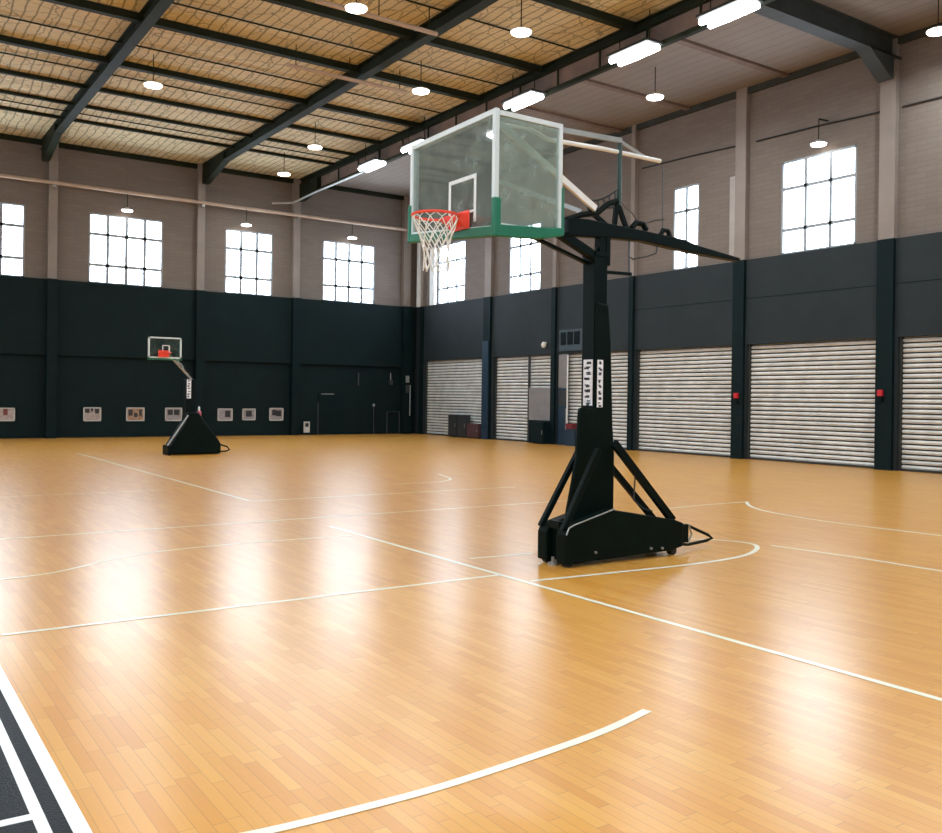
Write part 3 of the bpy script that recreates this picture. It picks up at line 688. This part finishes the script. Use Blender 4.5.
# rear upright and top bars carrying the glass
MB().tube([(6.13, YA, 3.38), (6.13, YA, 4.03)], .024, 8).build('rear_upright', 'dkgreen', hoop)
MB().beam((4.56, 6.36, 3.90), (6.13, YA - .02, 4.0), .03, .045).build('top_bar', 'steel', hoop)
MB().tube([(4.56, 6.62, 3.94), (5.0, 6.5, 3.93), (5.24, 6.5, 3.865), (5.9, 6.5, 3.89), (6.71, 6.53, 3.905)], .022, 8).build('top_bar', 'white', hoop)
MB().beam((4.56, 6.36, 3.88), (5.80, YA - .03, 3.30), .03, .06).build('diagonal_bar', 'white', hoop)
MB().beam((4.56, 7.3, 3.75), (5.72, YA + .08, 3.28), .03, .04).build('diagonal_bar', 'steel', hoop)
MB().beam((6.13, YA, 4.0), (6.5, YA + .02, 3.90), .02, .03).build('top_bar', 'steel', hoop)
# backboard: front glass faces -X, side glass faces -Y
XF, Y0, Y1 = 4.5, 6.27, 7.68
bz = lambda y: 2.92 + (y - Y0) / (Y1 - Y0) * .13
def quad_x(mb, y0, y1, za0, za1, zb0, zb1, x0, x1):
    """prism in the YZ plane: (y0: za0..za1) (y1: zb0..zb1)"""
    mb.prism([(y0, za0), (y1, zb0), (y1, zb1), (y0, za1)], x0, x1, 'x')
board = MB(); quad_x(board, Y0 + .02, Y1 - .02, 2.94, 3.93, bz(Y1) + .01, 3.92, XF, XF + .012)
bo = board.build('front_backboard', 'boardglass', hoop)
f = MB(); t = .045
quad_x(f, Y0, Y0 + t, bz(Y0), 3.955, bz(Y0 + t), 3.955, XF - .012, XF + .03)
quad_x(f, Y1 - t, Y1, bz(Y1 - t), 3.94, bz(Y1), 3.94, XF - .012, XF + .03)
quad_x(f, Y0 + t, Y1 - t, 3.91, 3.955, 3.895, 3.94, XF - .011, XF + .029)
quad_x(f, Y0 + t, Y1 - t, bz(Y0), bz(Y0) + t, bz(Y1), bz(Y1) + t, XF - .011, XF + .029)
f.build('board_frame', 'alu', bo)
q = MB(); a0, a1, c0, c1 = 6.56, 7.0, 3.04, 3.46; t = .035
q.box(XF - .004, XF - .001, a0 + t, a1 - t, c1 - t, c1); q.box(XF - .004, XF - .001, a0, a0 + t, c0, c1); q.box(XF - .004, XF - .001, a1 - t, a1, c0, c1); q.box(XF - .004, XF - .001, a0 + t, a1 - t, c0 + .09, c0 + .09 + t * .6)
q.build('target_square', 'white', bo)
XS = 5.215
sd = MB(); sd.box(XF + .03, XS, Y0 - .001, Y0 + .011, 2.97, 3.93); so = sd.build('side_backboard', 'boardglass', hoop)
f = MB(); t = .042
f.box(XS - t, XS, Y0 - .015, Y0 + .02, 2.95, 3.94); f.box(XF + .031, XS - t, Y0 - .014, Y0 + .019, 3.94 - t, 3.94); f.box(XF + .031, XS - t, Y0 - .014, Y0 + .019, 2.96, 2.985)
f.build('board_frame', 'alu', so)
# green padding
g = MB(); quad_x(g, Y0 - .02, Y1 + .01, bz(Y0) - .05, bz(Y0) + .035, bz(Y1) - .05, bz(Y1) + .03, XF - .025, XF + .04); g.build('bottom_padding', 'green', bo, bevel=.01)
for (y0, y1, zt) in ((Y0 - .025, Y0 + .03, 3.2), (Y1 - .03, Y1 + .015, 3.36)):
    box(XF - .03, XF + .045, y0, y1, bz(y0) - .05, zt).build('corner_padding', 'green', bo, bevel=.012)
g = MB(); g.prism([(XF + .02, 2.87), (4.75, 2.88), (5.0, 2.90), (XS + .02, 2.95), (XS + .02, 3.02), (5.0, 3.0), (4.75, 2.985), (XF + .02, 2.97)], Y0 - .03, Y0 + .03, 'y'); g.build('bottom_padding', 'green', so, bevel=.01)
box(XS - .01, XS + .025, Y0 - .02, Y0 + .025, 2.95, 3.38).build('corner_padding', 'green', so, bevel=.01)
MB().beam((XF + .10, 6.5, 2.93), (5.4, YA, 3.04), .05, .04).build('support_arm', 'black', hoop)
MB().beam((XF + .05, 7.1, 2.98), (5.42, YA + .05, 3.06), .05, .04).build('support_arm', 'black', hoop)
MB().beam((XS, Y0 + .05, 3.05), (5.45, YA - .02, 3.1), .06, .12).build('support_arm', 'black', hoop)
# rim and net
RX, RY, RZ, RR = 4.205, 6.76, 3.085, .20
rim = thing('rim_assembly', (0, 0, 0)); COL.objects.unlink(rim); bpy.data.objects.remove(rim)
ro = MB(); ro.tube([(RX + RR * math.cos(2 * PI * k / 40), RY + RR * math.sin(2 * PI * k / 40), RZ) for k in range(40)], .012, 8, closed=True)
rimo = ro.build('rim', 'red', hoop, smooth=True)
pl = MB(); pl.box(XF - .045, XF - .026, RY - .14, RY + .14, RZ - .10, RZ + .06)
pl.prism([(XF - .02, RY - .1), (XF - .02, RY + .1), (RX + RR * .8, RY + .11), (RX + RR * .98, RY), (RX + RR * .8, RY - .11)], RZ - .02, RZ + .03, 'z')
pl.prism([(XF - .04, RZ + .04), (RX + RR * .7, RZ + .015), (RX + RR * .7, RZ - .02), (XF - .04, RZ - .10)], RY - .125, RY - .1, 'y')
pl.prism([(XF - .04, RZ + .04), (RX + RR * .7, RZ + .015), (RX + RR * .7, RZ - .02), (XF - .04, RZ - .10)], RY + .1, RY + .125, 'y')
pl.build('rim_bracket', 'red', rimo, bevel=.004)
net = MB(); NS = 12; prof = [(RR, 0), (RR * .97, -.04), (RR * .84, -.11), (RR * .70, -.18), (RR * .60, -.25), (RR * .54, -.32), (RR * .55, -.41), (RR * .60, -.48)]
rr = random.Random(5)
def npnt(i, a):
    r, z = prof[i]; ph = 2 * PI * a / (2 * NS)
    return (RX + .02 * (z / -.44) + r * math.cos(ph), RY + r * math.sin(ph), RZ + z + rr.uniform(-.004, .004))
grid = {(i, a): npnt(i, a) for i in range(len(prof)) for a in range(2 * NS)}
for a in range(2 * NS):
    for sgn in (1, -1):
        if a % 2: continue
        net.tube([grid[(i, (a + sgn * (i % 2)) % (2 * NS))] for i in range(len(prof))], .0055, 5)
net.build('net', 'net', rimo)

# ------------------------------------------------------------------ far hoop
FX, FY = 7.1, 22.9
fh = thing('basketball_hoop', (FX, FY, 0), 'small distant dark green padded basketball hoop before the far wall', 'basketball hoop')
MB().prism([(6.54, .02), (7.80, .02), (7.80, .26), (7.70, .42), (7.38, .82), (7.22, 1.06), (6.95, 1.06), (6.93, .85), (6.54, .25)], 22.6, 23.1, 'y').build('padded_base', 'padblack', fh, bevel=.04)
box(6.48, 6.55, 22.62, 23.1, 0, .24).build('front_ballast', 'black', fh, bevel=.01)
for y in (22.57, 22.62): MB().tube([(6.46, y, .25), (6.70, y, .6), (6.95, y, .98)], .014, 6).build('brace', 'steel', fh)
box(6.94, 7.18, 22.75, 22.97, 1.0, 1.88).build('column', 'black', fh, bevel=.01)
label_strip('white_label_strip', 6.955, 7.06, 22.74, 22.75, 1.40, 1.88, 'y', parent=fh, cells=7, seed=4)
MB().beam((7.1, 22.8, 1.86), (6.42, 22.45, 2.46), .05, .035).build('extension_arm', 'steel', fh)
MB().beam((7.12, 22.85, 1.95), (6.44, 22.5, 2.60), .04, .03).build('extension_arm', 'black', fh)
mb = MB(); mb.tube([(6.62, 22.6, 2.42), (6.70, 22.6, 2.28), (6.82, 22.7, 2.22), (6.86, 22.7, 2.08), (6.98, 22.75, 2.0)], .02, 6); mb.build('spring', 'steel', fh)
gb = box(5.93, 6.69, 22.38, 22.392, 2.36, 2.86).build('backboard', 'farglass', fh)
f = MB(); a0, a1, c0, c1, t = 5.91, 6.70, 2.36, 2.87, .035
f.box(a0, a1, 22.37, 22.41, c0, c0 + t); f.box(a0, a1, 22.37, 22.41, c1 - t, c1); f.box(a0, a0 + t, 22.37, 22.41, c0, c1); f.box(a1 - t, a1, 22.37, 22.41, c0, c1)
f.build('board_frame', 'alu', gb)
f = MB(); f.box(6.24, 6.42, 22.37, 22.378, 2.66, 2.68); f.box(6.24, 6.26, 22.37, 22.378, 2.5, 2.68); f.box(6.39, 6.42, 22.37, 22.378, 2.5, 2.68); f.build('target_square', 'white', gb)
box(5.9, 6.71, 22.36, 22.42, 2.32, 2.35).build('bottom_padding', 'green', gb)
ro = MB(); ro.tube([(6.24 + .14 * math.cos(2 * PI * k / 28), 22.16 + .14 * math.sin(2 * PI * k / 28), 2.49) for k in range(28)], .014, 6, closed=True); rimf = ro.build('rim', 'red', fh, smooth=True)
box(6.14, 6.38, 22.29, 22.38, 2.39, 2.55).build('rim_bracket', 'red', rimf, bevel=.005)
MB().tube([(7.8, 22.7, .24), (8.0, 22.75, .18), (8.08, 22.8, .10), (8.0, 22.85, .06), (7.8, 22.9, .05)], .02, 8).build('tow_handle', 'black', fh, smooth=True)
pk = MB().lathe([(.03, .93), (.06, .95), (.06, 1.06), (.03, 1.09)], 7.30, 22.85, 12).build('pink_object', 'pink', fh, smooth=True); pk['label'] = 'small pink and white object of unknown kind'  # unidentified bottle-like object, attached here as a hoop part
MB().lathe([(.028, 1.09), (.028, 1.17), (.012, 1.2)], 7.30, 22.85, 12).build('pink_object_tip', 'labelw', pk, smooth=True)

# ------------------------------------------------------------------ camera and world
F, YAW, ROLL, CY, HC = 913.84, .59834, .0134, 398.11, 1.5
s_, c_ = math.sin(YAW), math.cos(YAW)
fw = Vector((s_, c_, 0)); rt = Vector((c_, -s_, 0)); dn_ = Vector((0, 0, -1))
R2 = rt * math.cos(ROLL) - dn_ * math.sin(ROLL); D2 = rt * math.sin(ROLL) + dn_ * math.cos(ROLL)
cam = bpy.data.cameras.new('camera'); co = bpy.data.objects.new('camera', cam); COL.objects.link(co)
mw = Matrix((( R2.x, -D2.x, -fw.x, 0), (R2.y, -D2.y, -fw.y, 0), (R2.z, -D2.z, -fw.z, HC), (0, 0, 0, 1)))
co.matrix_world = mw
cam.sensor_fit = 'HORIZONTAL'; cam.sensor_width = 36; cam.lens = 36 * F / 942
cam.shift_y = -(416.5 - CY) / 942; cam.clip_start = .05; cam.clip_end = 200
S.camera = co
w = bpy.data.worlds.new('sky'); S.world = w; w.use_nodes = True
w.node_tree.nodes['Background'].inputs[0].default_value = (.85, .92, 1, 1); w.node_tree.nodes['Background'].inputs[1].default_value = 1.0
S.view_settings.view_transform = 'Standard'; S.view_settings.look = 'None'; S.view_settings.gamma = 1; S.view_settings.use_curve_mapping = False
S.view_settings.exposure = 0.74
S.cycles.use_denoising = True
S.cycles.max_bounces = 10; S.cycles.diffuse_bounces = 6; S.cycles.glossy_bounces = 4; S.cycles.transparent_max_bounces = 12
S.cycles.sample_clamp_indirect = 8
S.cycles.use_light_tree = True
